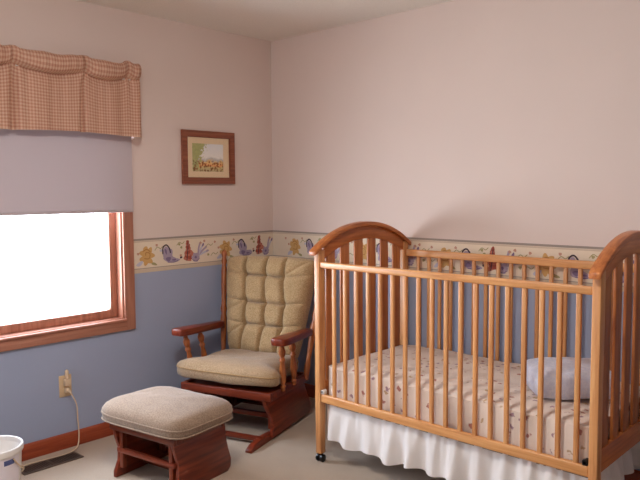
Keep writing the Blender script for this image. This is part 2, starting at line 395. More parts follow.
# ------------------------------------------------------------------ window
CY1 = Wy(-1.122); CZ0 = Wz(.610); cw = .060
win = struct(empty('window_1', (WX, (OY0+OY1)/2, OZ0)))
def rel(o, root):
    o.parent = root; o.matrix_parent_inverse = Matrix.Translation(root.location).inverted(); return o
CYL = OY0-(CY1-OY1); CZT = OZ1+cw
bm = bmesh.new()   # casing boards with a stepped profile
for lo, hi in (((OY1-.004, CZ0), (CY1, CZT)), ((CYL, CZ0), (OY0+.004, CZT))):
    box(bm, (WX, lo[0], lo[1]), (WX+.018, hi[0], hi[1]), .004); 
box(bm, (WX, OY0, CZT-cw), (WX+.018, OY1, CZT), .004)
rel(build('window_casing', bm, CASING_Z), win)
bm = bmesh.new(); box(bm, (WX, OY0-.01, CZ0), (WX+.0185, OY1+.01, OZ0+.002), .004)
box(bm, (WX, OY0-.004, OZ0-.002), (WX+.028, OY1+.004, OZ0+.012), .004)
rel(build('window_sill', bm, CASING_Y), win)
JD = .085
bm = bmesh.new()
box(bm, (WX-JD, OY1-.014, OZ0), (WX+.004, OY1, OZ1), .002); box(bm, (WX-JD, OY0, OZ0), (WX+.004, OY0+.014, OZ1), .002)
box(bm, (WX-JD, OY0+.014, OZ1-.014), (WX+.004, OY1-.014, OZ1), .002); box(bm, (WX-JD, OY0+.014, OZ0), (WX+.004, OY1-.014, OZ0+.016), .002)
rel(build('window_jamb', bm, CASING_Z), win)
ym = (OY0+OY1)/2
def sash(y0, y1):
    bm = bmesh.new(); w = .045; xa, xb = WX-JD, WX-JD+.038; z0, z1 = OZ0+.016, OZ1-.014
    box(bm, (xa, y0, z0), (xb, y0+w, z1), .005); box(bm, (xa, y1-w, z0), (xb, y1, z1), .005)
    box(bm, (xa, y0+w, z0), (xb, y1-w, z0+.05), .005); box(bm, (xa, y0+w, z1-w), (xb, y1-w, z1), .005)
    rel(build('window_sash', bm, CASING_Z), win)
    bm = bmesh.new(); box(bm, (xa+.014, y0+w-.005, z0+.045), (xa+.018, y1-w+.005, z1-w+.005)); rel(build('window_pane', bm, GLASS), win)
sash(ym, OY1-.014); sash(OY0+.014, ym)

# unseen window added in the wall behind the camera to brighten the room
fill_win = struct(empty('added_fill_window', ((F0+F1)/2, FY, FZ0)))
bm = bmesh.new()
for lo, hi in (((F0-cw, FZ0-cw), (F0, FZ1+cw)), ((F1, FZ0-cw), (F1+cw, FZ1+cw)), ((F0, FZ0-cw), (F1, FZ0)), ((F0, FZ1), (F1, FZ1+cw))):
    box(bm, (lo[0], FY, lo[1]), (hi[0], FY+.018, hi[1]), .004)
rel(build('window_casing', bm, CASING_Z), fill_win)
for xa, xb in ((F0, (F0+F1)/2), ((F0+F1)/2, F1)):
    bm = bmesh.new(); w = .045; ya, yb = FY-.11, FY-.07
    box(bm, (xa, ya, FZ0), (xa+w, yb, FZ1), .004); box(bm, (xb-w, ya, FZ0), (xb, yb, FZ1), .004)
    box(bm, (xa+w, ya, FZ0), (xb-w, yb, FZ0+w), .004); box(bm, (xa+w, ya, FZ1-w), (xb-w, yb, FZ1), .004); rel(build('window_sash', bm, CASING_Z), fill_win)
    bm = bmesh.new(); box(bm, (xa+w-.004, ya+.016, FZ0+w-.004), (xb-w+.004, ya+.020, FZ1-w+.004)); rel(build('window_pane', bm, GLASS), fill_win)

# roller shade, drawn half down in front of the casing
SH_Y1 = Wy(-1.137); SH_Y0 = Wy(-2.86); SZ = Wz(1.297); SX = WX+.045
sh = tag(empty('roller_shade', (SX, (SH_Y0+SH_Y1)/2, SZ)), 'pale lavender-white roller shade pulled halfway down the window under the valance', 'window shade')
bm = bmesh.new(); ny, nz = 24, 12; g = []
for j in range(nz+1):
    z = SZ+.012+(1.955-SZ-.012)*j/nz
    g.append([(bm.verts.new((SX+.0006*noise.noise(Vector((i*.35, j*.2, 0)))+a, SH_Y0+(SH_Y1-SH_Y0)*i/ny, z))) for a in (0,) for i in range(ny+1)])
for j in range(nz):
    for i in range(ny): bm.faces.new((g[j][i], g[j][i+1], g[j+1][i+1], g[j+1][i]))
rel(build('shade_cloth', bm, SHADE), sh)
bm = bmesh.new(); box(bm, (SX-.004, SH_Y0, SZ), (SX+.005, SH_Y1, SZ+.016), .003); rel(build('hem_bar', bm, SHADE), sh)
bm = bmesh.new(); tube(bm, [(SX-.006, SH_Y0, 1.967), (SX-.006, SH_Y1, 1.967)], .016, 14); rel(build('roller_tube', bm, WHITEP), sh)

# valance on a rod
VY1 = -1.080; VY0 = -3.04; VZ0 = 1.729; VZR = 2.044; VX = WX+.100
rod = tag(empty('curtain_rod', (VX, (VY0+VY1)/2, VZR)), 'white curtain rod inside the gathered top of the gingham valance', 'curtain rod')
bm = bmesh.new(); tube(bm, [(VX, VY0+.03, VZR), (VX, VY1-.03, VZR)], .006, 10); rel(build('rod', bm, WHITEP), rod)
bm = bmesh.new(); tube(bm, smoothpath([(VX, VY1-.03, VZR), (VX-.02, VY1-.024, VZR), (WX+.002, VY1-.022, VZR)], 5), .006, 8)
box(bm, (WX, VY1-.036, VZR-.03), (WX+.004, VY1-.012, VZR+.03), .002); rel(build('rod_bracket', bm, WHITEP), rod)
bm = bmesh.new()
tube(bm, [(WX-.001, -1.083, 1.735), (WX+.03, -1.083, 1.735), (WX+.036, -1.083, 1.735)], [.017, .016, .010], 14)
box(bm, (WX-.001, -1.12, 1.727), (WX+.02, -1.083, 1.743), .005)
tb = tag(build('tieback_knob', bm, WHITEP), 'small white plastic knob on the wall under the right end of the valance', 'knob')

GATH = [-1.085, -1.172, -1.43, -1.81, -2.12, -2.47, -2.80]          # where the header is pinched
def pinch(y): return max(math.exp(-((y-g)/.030)**2) for g in GATH)
def sag(y):
    gs = sorted(GATH+[VY0, VY1])
    for a, b in zip(gs, gs[1:]):
        if a <= y <= b:
            q = (y-a)/(b-a); return (4*q*(1-q))**.8*min(1, (b-a)/.22)
    return 0
bm = bmesh.new(); uvl = bm.loops.layers.uv.new('UVMap')
NY = 420; zs = [0, .03, .08, .16, .26, .38, .5, .62, .74, .84, .92, .97, 1.0] + [1+.085*k for k in range(1, 13)]
def foldx(y, t):
    a = .006*noise.noise(Vector((y*8, 0, 0)))+.004*math.sin(y*33+2*noise.noise(Vector((y*3, 1, 0))))
    a += .006*noise.noise(Vector((y*22, t*1.0, 4)))*(1 if t < .6 else 1.3)
    deep = 0
    for yc, w in ((-1.435, .016), (-1.80, .020), (-2.15, .018), (-2.5, .018)): deep += .038*math.exp(-((y-yc+.010*(1-t))/w)**2)
    return a - deep*(1-.4*min(t, 1))*(1 if t < .8 else max(0, (1-t)/.2))
rows = []
for t in zs:
    row = []
    for i in range(NY+1):
        y = VY0+(VY1-VY0)*i/NY
        e = max(0, (y-(VY1-.03))/.03); sg = sag(y); pn = pinch(y)
        if t <= 1:
            x = VX+.020+foldx(y, t); zl = VZR+.012-.034*sg
            z = VZ0+(zl-VZ0)*t + (.006*math.sin(y*7.3) if t == 0 else 0)
            if t > .9: x -= .010*(t-.9)/.1
            if t > .75: x += .004*math.sin(y*160)*(pn+.25)*(t-.75)*4
            uvv = t*.34
        else:   # ruffle: rolls out over the gather line, up, and back over the rod pocket
            h = (t-1)/1.02; ang = -.45*PI+h*1.25*PI
            rad = .030+.019*sg*(1+.8*noise.noise(Vector((y*6, 0, 9))))
            cxn = VX+.014+.024*sg; czn = VZR+.052-.022*sg+.010*noise.noise(Vector((y*9, 3, 1)))
            x = cxn+rad*.72*math.cos(ang)+.004*math.sin(y*150)*(pn+.3); z = czn+rad*math.sin(ang)*(1.05) + .018*pn*h
            uvv = .34+h*.13
        if e > 0: x -= .022*e*e
        row.append((bm.verts.new((x, y, z)), y, uvv))
    rows.append(row)
for j in range(len(zs)-1):
    for i in range(NY):
        q = (rows[j][i], rows[j][i+1], rows[j+1][i+1], rows[j+1][i])
        f = bm.faces.new([v[0] for v in q])
        for lp, v in zip(f.loops, q): lp[uvl].uv = (v[1]*1.25, v[2])
val = build('valance', bm, PLAID, angle=60)
tag(val, 'tan and rose gingham valance with a ruffled header gathered above the window', 'valance')

# ------------------------------------------------------------------ framed picture
pw0, pw1, pz0, pz1 = Wy(-.766), Wy(-.353), Wz(1.459), Wz(1.793)
pic = tag(empty('framed_picture', (WX, (pw0+pw1)/2, pz0)), 'small landscape print in a brown wooden frame with cream mat, hung on the wall', 'picture')
def frame_bar(bm, pts):
    A = [bm.verts.new((WX+.001, y, z)) for y, z in pts]; B = [bm.verts.new((WX+.020, y, z)) for y, z in pts]
    bm.faces.new(A); bm.faces.new(B[::-1])
    for i in range(4): bm.faces.new((A[i], A[(i+1) % 4], B[(i+1) % 4], B[i]))
fwid = .037; bm = bmesh.new()
o4 = [(pw0, pz0), (pw1, pz0), (pw1, pz1), (pw0, pz1)]; i4 = [(pw0+fwid, pz0+fwid), (pw1-fwid, pz0+fwid), (pw1-fwid, pz1-fwid), (pw0+fwid, pz1-fwid)]
for k in range(4): frame_bar(bm, [o4[k], o4[(k+1) % 4], i4[(k+1) % 4], i4[k]])
# inner lip
l4 = [(pw0+fwid+.005, pz0+fwid+.005), (pw1-fwid-.005, pz0+fwid+.005), (pw1-fwid-.005, pz1-fwid-.005), (pw0+fwid+.005, pz1-fwid-.005)]
for k in range(4):
    pts = [i4[k], i4[(k+1) % 4], l4[(k+1) % 4], l4[k]]
    A = [bm.verts.new((WX+.001, y, z)) for y, z in pts]; B = [bm.verts.new((WX+.014, y, z)) for y, z in pts]
    bm.faces.new(B)
    bm.faces.new((A[2], A[3], B[3], B[2]))
rel(build('frame', bm, FRAME_W), pic)
bm = bmesh.new(); box(bm, (WX+.002, pw0+fwid, pz0+fwid), (WX+.008, pw1-fwid, pz1-fwid)); rel(build('mat', bm, plain('mat_board', (240, 214, 176), .8, .1)), pic)
def mat_print():
    t = NT('landscape_print'); b = t.bsdf(.7, .2); tc = t.n('ShaderNodeTexCoord'); sp = t.n('ShaderNodeSeparateXYZ'); t.l(tc, 'Generated', sp, 'Vector')
    nz = t.n('ShaderNodeTexNoise', i_Scale=26.0, i_Detail=5.0); t.l(tc, 'Object', nz, 'Vector')
    n2 = t.n('ShaderNodeTexNoise', i_Scale=60.0, i_Detail=4.0); t.l(tc, 'Object', n2, 'Vector')
    def madd(src, o, k, c):
        m = t.n('ShaderNodeMath', operation='MULTIPLY_ADD'); t.l(src, o, m, 0); m.inputs[1].default_value = k; m.inputs[2].default_value = c; return m
    zz = madd(nz, 'Fac', .45, -.22); ad = t.n('ShaderNodeMath', operation='ADD'); t.l(zz, 0, ad, 0); t.l(sp, 'Z', ad, 1)
    rp = t.ramp([(0, lin((196, 178, 130))), (.14, lin((216, 190, 130))), (.22, lin((236, 160, 100))), (.36, lin((240, 204, 136))), (.44, lin((196, 192, 190))), (.55, lin((244, 238, 232))), (1, lin((232, 232, 234)))]); t.l(ad, 0, rp, 'Fac')
    # leafy tree in the upper left corner and a bluish hill on the right
    ym = madd(sp, 'Y', -1.5, .62); zt = madd(sp, 'Z', .55, -.30); a2 = t.n('ShaderNodeMath', operation='ADD'); t.l(ym, 0, a2, 0); t.l(zt, 0, a2, 1)
    n3 = madd(n2, 'Fac', 1.2, -.62); a3 = t.n('ShaderNodeMath', operation='ADD'); t.l(a2, 0, a3, 0); t.l(n3, 0, a3, 1)
    st = t.ramp([(.16, (0, 0, 0, 1)), (.24, (1, 1, 1, 1))]); t.l(a3, 0, st, 'Fac')
    g = t.mix((n2, 'Fac'), lin((140, 150, 96)), lin((206, 198, 130))); m = t.mix((st, 'Color'), (rp, 'Color'), (g, 2))
    sk = t.ramp([(.42, lin((170, 120, 88))), (.52, (1, 1, 1, 1))]); t.l(n2, 'Fac', sk, 'Fac')
    lo = t.ramp([(.34, (1, 1, 1, 1)), (.42, (0, 0, 0, 1))]); t.l(sp, 'Z', lo, 'Fac')
    mm = t.mix((lo, 'Color'), (1, 1, 1, 1), (sk, 'Color')); f = t.mix(1.0, (m, 2), (mm, 2), 'MULTIPLY'); t.l(f, 2, b, 'Base Color'); return t.m
bm = bmesh.new(); box(bm, (WX+.006, Wy(-.686), Wz(1.538)), (WX+.009, Wy(-.443), Wz(1.713))); rel(build('print', bm, mat_print()), pic)
bm = bmesh.new(); box(bm, (WX+.0100, pw0+fwid+.001, pz0+fwid+.001), (WX+.0118, pw1-fwid-.001, pz1-fwid-.001)); rel(build('picture_glass', bm, GLASS), pic)

# ------------------------------------------------------------------ outlet, plug and cord, floor register
oy, oz = Wy(-1.560), Wz(.362)
out = tag(empty('wall_outlet', (WX, oy, oz)), 'ivory wall outlet plate low on the blue wall below the window', 'outlet')
bm = bmesh.new(); box(bm, (WX, oy-.036, oz-.060), (WX+.006, oy+.036, oz+.060), .003); rel(build('cover_plate', bm, IVORYP), out)
for dz in (-.02, .02):
    bm = bmesh.new(); prism(bm, [(oy+a, oz+dz+b) for a, b in ((-.016, -.009), (-.01, -.0145), (.01, -.0145), (.016, -.009), (.016, .009), (.01, .0145), (-.01, .0145), (-.016, .009))], 'X', WX+.005, WX+.0085, .001); rel(build('socket', bm, IVORYP), out)
# night-light style adapter in the upper socket
ad = tag(empty('plug_adapter', (WX, oy, oz+.03)), 'cream plug-in adapter with tall top fitted in the upper socket of the outlet', 'adapter')
bm = bmesh.new(); box(bm, (WX+.009, oy-.016, oz+.004), (WX+.036, oy+.020, oz+.046), .006); rel(build('adapter_body', bm, CORDW), ad)
bm = bmesh.new(); tube(bm, [(WX+.022, oy+.002, oz+.044), (WX+.022, oy+.002, oz+.06), (WX+.022, oy+.002, oz+.085), (WX+.022, oy+.002, oz+.093)], [.009, .011, .010, .004], 12); rel(build('adapter_cap', bm, CORDW), ad)
cord = tag(empty('power_cord', (WX+.02, oy, oz-.02)), 'cream power cord plugged into the outlet and trailing down along the baseboard', 'cord')
bm = bmesh.new(); box(bm, (WX+.009, oy-.013, oz-.034), (WX+.034, oy+.013, oz-.006), .006)
tube(bm, [(WX+.03, oy+.002, oz-.02), (WX+.042, oy+.006, oz-.026), (WX+.05, oy+.010, oz-.036)], [.008, .006, .0045], 10); rel(build('plug', bm, CORDW), cord)
path = [(WX+.048, oy+.010, oz-.034), (WX+.055, oy+.035, oz-.10), (WX+.055, oy+.040, oz-.18), (WX+.055, oy+.044, oz-.26), (WX+.062, oy+.036, oz-.315), (WX+.085, oy+.006, .012), (WX+.10, oy-.06, .0045), (WX+.095, oy-.14, .0045), (WX+.083, oy-.25, .0045), (WX+.10, oy-.31, .0045), (WX+.13, oy-.325, .0045)]
bm = bmesh.new(); tube(bm, smoothpath(path, 8), .0036, 8); rel(build('cable', bm, CORDW), cord)
bm = bmesh.new()
cc = Vector((WX+.152, oy-.325, .022)); tube(bm, [cc+Vector((.0, .018*math.cos(a), .018*math.sin(a))) for a in [2*PI*k/20 for k in range(20)]], .0042, 8, True); rel(build('connector_ring', bm, CORDW), cord)

vx0, vx1, vy0, vy1 = WX+.095, WX+.20, -1.865, -1.545
reg = tag(empty('floor_register', ((vx0+vx1)/2, (vy0+vy1)/2, 0)), 'dark metal heating register set in the carpet beside the baseboard', 'vent')
bm = bmesh.new(); fr = .012
for lo, hi in (((vx0, vy0), (vx1, vy0+fr)), ((vx0, vy1-fr), (vx1, vy1)), ((vx0, vy0+fr), (vx0+fr, vy1-fr)), ((vx1-fr, vy0+fr), (vx1, vy1-fr)), ((vx0+fr, (vy0+vy1)/2-.005), (vx1-fr, (vy0+vy1)/2+.005))):
    box(bm, lo+(0.0,), hi+(.006,), .0015)
rel(build('register_frame', bm, DARKM), reg)
bm = bmesh.new(); box(bm, (vx0+fr, vy0+fr, .0003), (vx1-fr, vy1-fr, .0012)); rel(build('duct_opening', bm, DARKHOLE), reg)
bm = bmesh.new()
for h in ((vy0+fr, (vy0+vy1)/2-.005), ((vy0+vy1)/2+.005, vy1-fr)):
    for k in range(12):
        y = h[0]+(h[1]-h[0])*(k+.5)/12; box(bm, (vx0+fr, y-.0022, .001), (vx1-fr, y+.0022, .0048))
rel(build('louvers', bm, DARKM), reg)

# ------------------------------------------------------------------ white pail
pc = Vector((.302, -2.066, 0))
pail = tag(empty('plastic_pail', pc), 'white round plastic pail with a blue printed label by the floor register', 'pail')
bm = bmesh.new()
def lathe(bm, prof, seg=48):
    g = []
    for r, z in prof: g.append([bm.verts.new((r*math.cos(2*PI*k/seg), r*math.sin(2*PI*k/seg), z)) for k in range(seg)] if r > 1e-6 else [bm.verts.new((0, 0, z))])
    for a, b in zip(g, g[1:]):
        for k in range(seg):
            if len(a) == 1 and len(b) == 1: continue
            if len(a) == 1: bm.faces.new((a[0], b[k], b[(k+1) % seg]))
            elif len(b) == 1: bm.faces.new((a[k], b[0], a[(k+1) % seg]))
            else: bm.faces.new((a[k], b[k], b[(k+1) % seg], a[(k+1) % seg]))
lathe(bm, [(0, .0), (.108, .0), (.112, .006), (.124, .225), (.124, .228)] + [(.121, .228), (.108, .012), (0, .010)]); build('pail_body', bm, WHITEP, pail)
bm = bmesh.new(); lathe(bm, [(.1245, .222), (.131, .222), (.133, .236), (.131, .249), (.127, .252), (.121, .249), (.1205, .228), (.1245, .222)]); build('rim', bm, WHITEP, pail)
bm = bmesh.new()
def pailpt(a, z, off): r = .112+(z-.006)*(.012/.219)+off; return (r*math.cos(a), r*math.sin(a), z)
LABM = [plain('label_white', (222, 214, 220), .4), plain('label_blue', (72, 80, 128), .4), plain('label_pink', (196, 160, 172), .4)]
def patch(a0, a1, z0, z1, off, m, n=10):
    for k in range(n):
        b0, b1 = a0+(a1-a0)*k/n, a0+(a1-a0)*(k+1)/n
        bm.faces.new([bm.verts.new(pailpt(*q, off)) for q in ((b0, z0), (b1, z0), (b1, z1), (b0, z1))]).material_index = m
patch(R(-75), R(40), .05, .215, .0008, 0, 16); patch(R(0), R(24), .182, .206, .0014, 1); patch(R(-50), R(-32), .17, .20, .0014, 2)
patch(R(-60), R(-14), .12, .128, .0014, 2); patch(R(-14), R(4), .055, .072, .0014, 1); patch(R(-60), R(-25), .09, .11, .0014, 2)
build('label_print', bm, LABM, pail, smooth=False)
bm = bmesh.new(); tube(bm, smoothpath([(.129*math.cos(a), .129*math.sin(a), .205-.10*math.sin((a-R(20))/R(140)*PI)**.8 if R(20) < a < R(160) else .205) for a in [R(20)+R(140)*k/10 for k in range(11)]], 3), .003, 8); build('bail_handle', bm, IVORYP, pail)

# ------------------------------------------------------------------ glider chair
gl = tag(empty('glider_chair', (.505, -.835, 0), R(18)), 'cherry wood glider rocking chair with tan tufted cushions in the corner', 'chair')
SPIN = [(0, .013), (.06, .013), (.09, .018), (.13, .011), (.2, .017), (.34, .0205), (.5, .017), (.62, .012), (.68, .019), (.74, .012), (.8, .019), (.88, .021), (.93, .014), (1, .013)]
for s in (-1, 1):
    # side panel
    pr = [(.045, .02), (.53, .02), (.548, .045), (.545, .08), (.50, .15), (.46, .22), (.45, .27), (-.04, .27), (-.02, .22), (.05, .13), (.065, .07)]
    bm = bmesh.new(); prism(bm, pr, 'X', s*.248-.012, s*.248+.012, .004); build('side_panel', bm, CHERRY_Y, gl)
    bm = bmesh.new(); prism(bm, [(-.165, 0), (.30, 0), (.30, .022), (-.02, .045), (-.12, .034), (-.165, .014)], 'X', s*.228-.022, s*.228+.018, .004); build('foot', bm, CHERRY_Y, gl)
    # arm
    bm = bmesh.new()
    prof = [(-.012, .045), (.05, .050), (.13, .046), (.27, .034), (.42, .026)]
    L = []; Rr = []
    for y, w in prof:
        cx = s*(.334-.020*(y/.42)); L.append((cx-w, y)); Rr.append((cx+w, y))
    poly = [(s*.334-.036, -.030), (s*.334+.036, -.030)] + Rr + L[::-1]
    prism(bm, poly, 'Z', .538, .582, .011)
    for v in bm.verts: v.co.z += .027*max(0, 1-(v.co.y+.03)/.45)
    build('armrest', bm, CHERRY_Y, gl)
    for y in (.045, .185):
        bm = bmesh.new(); turned(bm, (s*.304, y+.05, .285), (s*(.328-.020*y/.42), y, .556), SPIN); build('arm_spindle', bm, TURNED, gl)
    # rear post
    bm = bmesh.new(); a = Vector((s*.295, .40, .27)); b = Vector((s*.366, .545, 1.030))
    turned(bm, a, b, [(0, .017), (.1, .018), (.16, .014), (.3, .019), (.42, .021), (.46, .015), (.5, .021), (.54, .015), (.7, .018), (.82, .019), (.87, .013), (.9, .019), (.93, .013), (.96, .02), (.985, .015), (1, .003)]); build('back_post', bm, TURNED, gl)
    # swing arms between base and seat
    for y in (.10, .38):
        bm = bmesh.new(); box(bm, (s*.218-.010, y-.016, .05), (s*.218+.010, y+.016, .255), .004, M=None); build('swing_arm', bm, CHERRY_Z, gl)
bm = bmesh.new()
for x0, x1, y0, y1 in ((-.30, .30, -.045, -.019), (-.30, .30, .42, .446), (-.30, -.272, -.019, .42), (.272, .30, -.019, .42)): box(bm, (x0, y0, .255), (x1, y1, .30), .005)
box(bm, (-.272, -.018, .272), (.272, .42, .288)); build('seat_frame', bm, CHERRY_X, gl)
for y, z, h in ((-.03, .02, .026), (.12, .105, .028), (.16, .182, .026), (.48, .04, .05), (.42, .18, .04)):
    bm = bmesh.new(); box(bm, (-.24, y-.014, z), (.24, y+.014, z+h), .005); build('cross_rail', bm, CHERRY_X, gl)
bm = bmesh.new()
for x in (-.14, -.05, .05, .14):
    tube(bm, [(x, .43, .29), (x*1.15, .568, .93)], .008, 8)
build('back_slats', bm, CHERRY_Z, gl)
bm = bmesh.new(); prism(bm, [(-.335+.67*k/12, .925+.045*math.sin(PI*k/12)) for k in range(13)]+[(.335-.67*k/12, .87) for k in range(13)], 'Y', .556, .574, .004); 
build('crest_rail', bm, CHERRY_X, gl)
# seat cushion
bm = bmesh.new()
def pf(x, y, s):
    d = 0
    if s > 0: d -= .012*math.exp(-((x+.02)**2+(y-.05)**2)/.02)
    if y < -.2: d += -.012*((-.2-y)/.1)
    return d
cushion(bm, (-.014, .195, .362), .360, .252, .068, n=5.6, edge=.42, dome=.14, puff=pf, tilt=-.03, seedv=2.)
def tee(x, y):   # the seat cushion widens in front of the arms
    t = max(0., min(1., (y-.0)/.10)); t = t*t*(3-2*t); return x*(1-.235*t)
for v in bm.verts: v.co.x = tee(v.co.x, v.co.y)
sc_ = build('seat_cushion', bm, SEATF, gl, angle=80)
bm = bmesh.new(); welt_loop(bm, (-.014, .195, 0), .360, .252, .378, .0045, 5.6, -.03)
for v in bm.verts: v.co.x = tee(v.co.x, v.co.y)
build('welt_cord', bm, WELT, sc_)
# tufted back cushion: local u (across), v (up the slope), w (outwards)
bu, bv = Vector((1, 0, 0)), Vector((0, .135, .62)).normalized(); bw = bu.cross(bv); bw = -bw if bw.y > 0 else bw
B0 = Vector((-.004, .432, .385)); BL = .622
# buttons in v, with x offsets
BUT = [(-.145, .79), (-.005, .79), (.125, .78), (-.125, .52), (.015, .515), (.150, .51), (-.115, .30), (.020, .295), (.145, .29)]
CRE = []
def crease(a, b, d, w): CRE.append((Vector(a), Vector(b), d, w))
for i in range(3):
    t_, m_, b_ = BUT[i], BUT[3+i], BUT[6+i]
    sx = (-.165, -.005, .135)[i]
    crease((sx, 1.0), t_, .030, .011); crease(t_, m_, .026, .010); crease(m_, b_, .026, .010); crease(b_, (b_[0]-.03, .0), .024, .011)
for r_ in (0, 3, 6):
    for i in (0, 1): crease(BUT[r_+i], BUT[r_+i+1], .022, .010)
    crease(BUT[r_+2], (.33, BUT[r_+2][1]+.04), .012, .010); crease(BUT[r_], (-.33, BUT[r_][1]+.04), .010, .010)
crease(BUT[0], (-.33, .98), .010, .012); crease(BUT[3], (-.33, .36), .008, .011); crease(BUT[6], (-.30, .10), .010, .012); crease(BUT[2], (.33, .99), .010, .012)
def segd(p, a, b):
    ab = b-a; t = max(0, min(1, (p-a).dot(ab)/ab.length_squared)); return (p-(a+ab*t)).length
def backsurf(u, v):
    """u -1..1, v 0..1"""
    hw = .246 + .082*v
    x = hw*u; e = max(0., 1-abs(u)**6)**.5 * max(0., 1-abs(2*v-1)**8)**.5
    w = .03 + .085*e
    p = Vector((x, v*1.0)); pm = Vector((x, v*BL))
    cut = 0
    for a, b, d, wd in CRE:
        dd = segd(pm, Vector((a[0], a[1]*BL)), Vector((b[0], b[1]*BL))); cut = max(cut, 1.7*d*math.exp(-(dd/(wd*.8))**.95))
        
    soft = 0
    for bx, bv_ in BUT:
        r2 = (x-bx)**2+((v-bv_)*BL)**2; soft += .022*math.exp(-r2/.0007)
    w -= (cut+soft)*e
    w += .004*noise.noise(Vector((x*14, v*9, 3)))*e
    return x, v*BL, w
bm = bmesh.new(); NU, NV = 110, 120; g = []
for j in range(NV+1):
    v = j/NV
    g.append([])
    for i in range(NU+1):
        u = -1+2*i/NU
        x, y, w = backsurf(u, v); q = max(0., 1-abs(2*v-1)**10)
        yy = y; xx = x*(1-.05*abs(2*v-1)**6)
        if v > .93: yy -= .022*abs(u)**4*(v-.93)/.07
        g[-1].append(bm.verts.new(B0+bu*xx+bv*yy+bw*w))
for j in range(NV):
    for i in range(NU): bm.faces.new((g[j][i], g[j][i+1], g[j+1][i+1], g[j+1][i]))
# back side of the cushion
loop = [g[0][i] for i in range(NU+1)]+[g[j][NU] for j in range(1, NV+1)]+[g[NV][i] for i in range(NU-1, -1, -1)]+[g[j][0] for j in range(NV-1, 0, -1)]
back = [bm.verts.new(v.co-bw*.028) for v in loop]
for k in range(len(loop)): bm.faces.new((loop[k], loop[(k+1) % len(loop)], back[(k+1) % len(loop)], back[k]))
cv = bm.verts.new(sum((v.co for v in back), Vector())/len(back)-bw*.012)
for k in range(len(loop)): bm.faces.new((back[k], back[(k+1) % len(loop)], cv))
bc = build('back_cushion', bm, TAN, gl, angle=75)
for bx, bv_ in BUT:
    u = bx/(.246+.082*bv_); x, y, w = backsurf(u, bv_); c = B0+bu*x+bv*y+bw*(w+.002)
    t = bmesh.new(); bmesh.ops.create_uvsphere(t, u_segments=12, v_segments=8, radius=.011)
    for v in t.verts: q = v.co.copy(); v.co = c+bu*q.x+bv*q.y+bw*(q.z*.5)
    build('tuft_button', t, BTN, bc)

# ------------------------------------------------------------------ ottoman
ot = tag(empty('ottoman', (.690, -1.375, 0), R(9)), 'cherry wood gliding ottoman with a tan cushion in front of the rocking chair', 'ottoman')
bm = bmesh.new(); cushion(bm, (0, 0, .322), .290, .213, .066, n=6., edge=.42, dome=.34, seedv=8.)
oc = build('ottoman_cushion', bm, OTTF, ot, angle=80)
for z in (.298, .330):
    bm = bmesh.new(); welt_loop(bm, (0, 0, 0), .291, .214, z, .0040, 6.); build('welt_cord', bm, OTTF, oc)
bm = bmesh.new()
for x0, x1, y0, y1 in ((-.225, .225, -.175, -.150), (-.225, .225, .15, .175), (-.225, -.20, -.15, .15), (.20, .225, -.15, .15)): box(bm, (x0, y0, .245), (x1, y1, .287), .005)
box(bm, (-.2, -.15, .272), (.2, .15, .284)); build('ottoman_frame', bm, CHERRY_X, ot)
for s in (-1, 1):
    pr = [(-.165, .0), (.20, .0), (.222, .02), (.226, .06), (.205, .12), (.19, .18), (.185, .245), (-.165, .245), (-.155, .2), (-.135, .14), (-.14, .08), (-.165, .03)]
    bm = bmesh.new(); prism(bm, pr, 'X', s*.205-.011, s*.205+.011, .004); build('side_panel', bm, CHERRY_Y, ot)
    for y in (-.135, .12):
        bm = bmesh.new(); box(bm, (s*.172-.012, y-.014, .05), (s*.172+.012, y+.014, .248), .004); build('swing_arm', bm, CHERRY_Z, ot)
for y, z, h in ((-.142, .128, .024), (.135, .155, .026), (.02, .02, .03), (.16, .02, .03)):
    bm = bmesh.new(); box(bm, (-.2, y-.011, z), (.2, y+.011, z+h), .004); build('cross_rail', bm, CHERRY_X, ot)
for x in (-.10, -.035, .035, .10):
    bm = bmesh.new(); box(bm, (x-.014, .128, .045), (x+.014, .14, .25), .003); build('slat', bm, CHERRY_Z, ot)

# ------------------------------------------------------------------ ceiling fill lamp, added out of view to brighten the room
def emitter(name, col, k):
    t = NT(name); e = t.n('ShaderNodeEmission'); e.inputs['Color'].default_value = col; e.inputs['Strength'].default_value = k
    t.l(e, 0, t.out, 'Surface'); return t.m
lamp = tag(empty('added_fill_lamp', (1.95, -2.35, CH)), 'unseen glowing dome added on the ceiling as fill light for the room', 'fill light')
bm = bmesh.new(); lathe(bm, [(0, 0), (.19, 0), (.195, -.012), (.19, -.03), (.18, -.032), (0, -.03)], 40); build('fill_lamp_base', bm, WHITEP, lamp)
bm = bmesh.new(); lathe(bm, [(.178, -.031)]+[(.178*math.cos(a), -.033-.085*math.sin(a)) for a in [PI/2*k/9 for k in range(10)]][:-1]+[(0, -.118)], 40)
build('fill_lamp_dome', bm, emitter('fill_lamp_glow', (1.0, .94, .88, 1), FILL_LAMP), lamp)

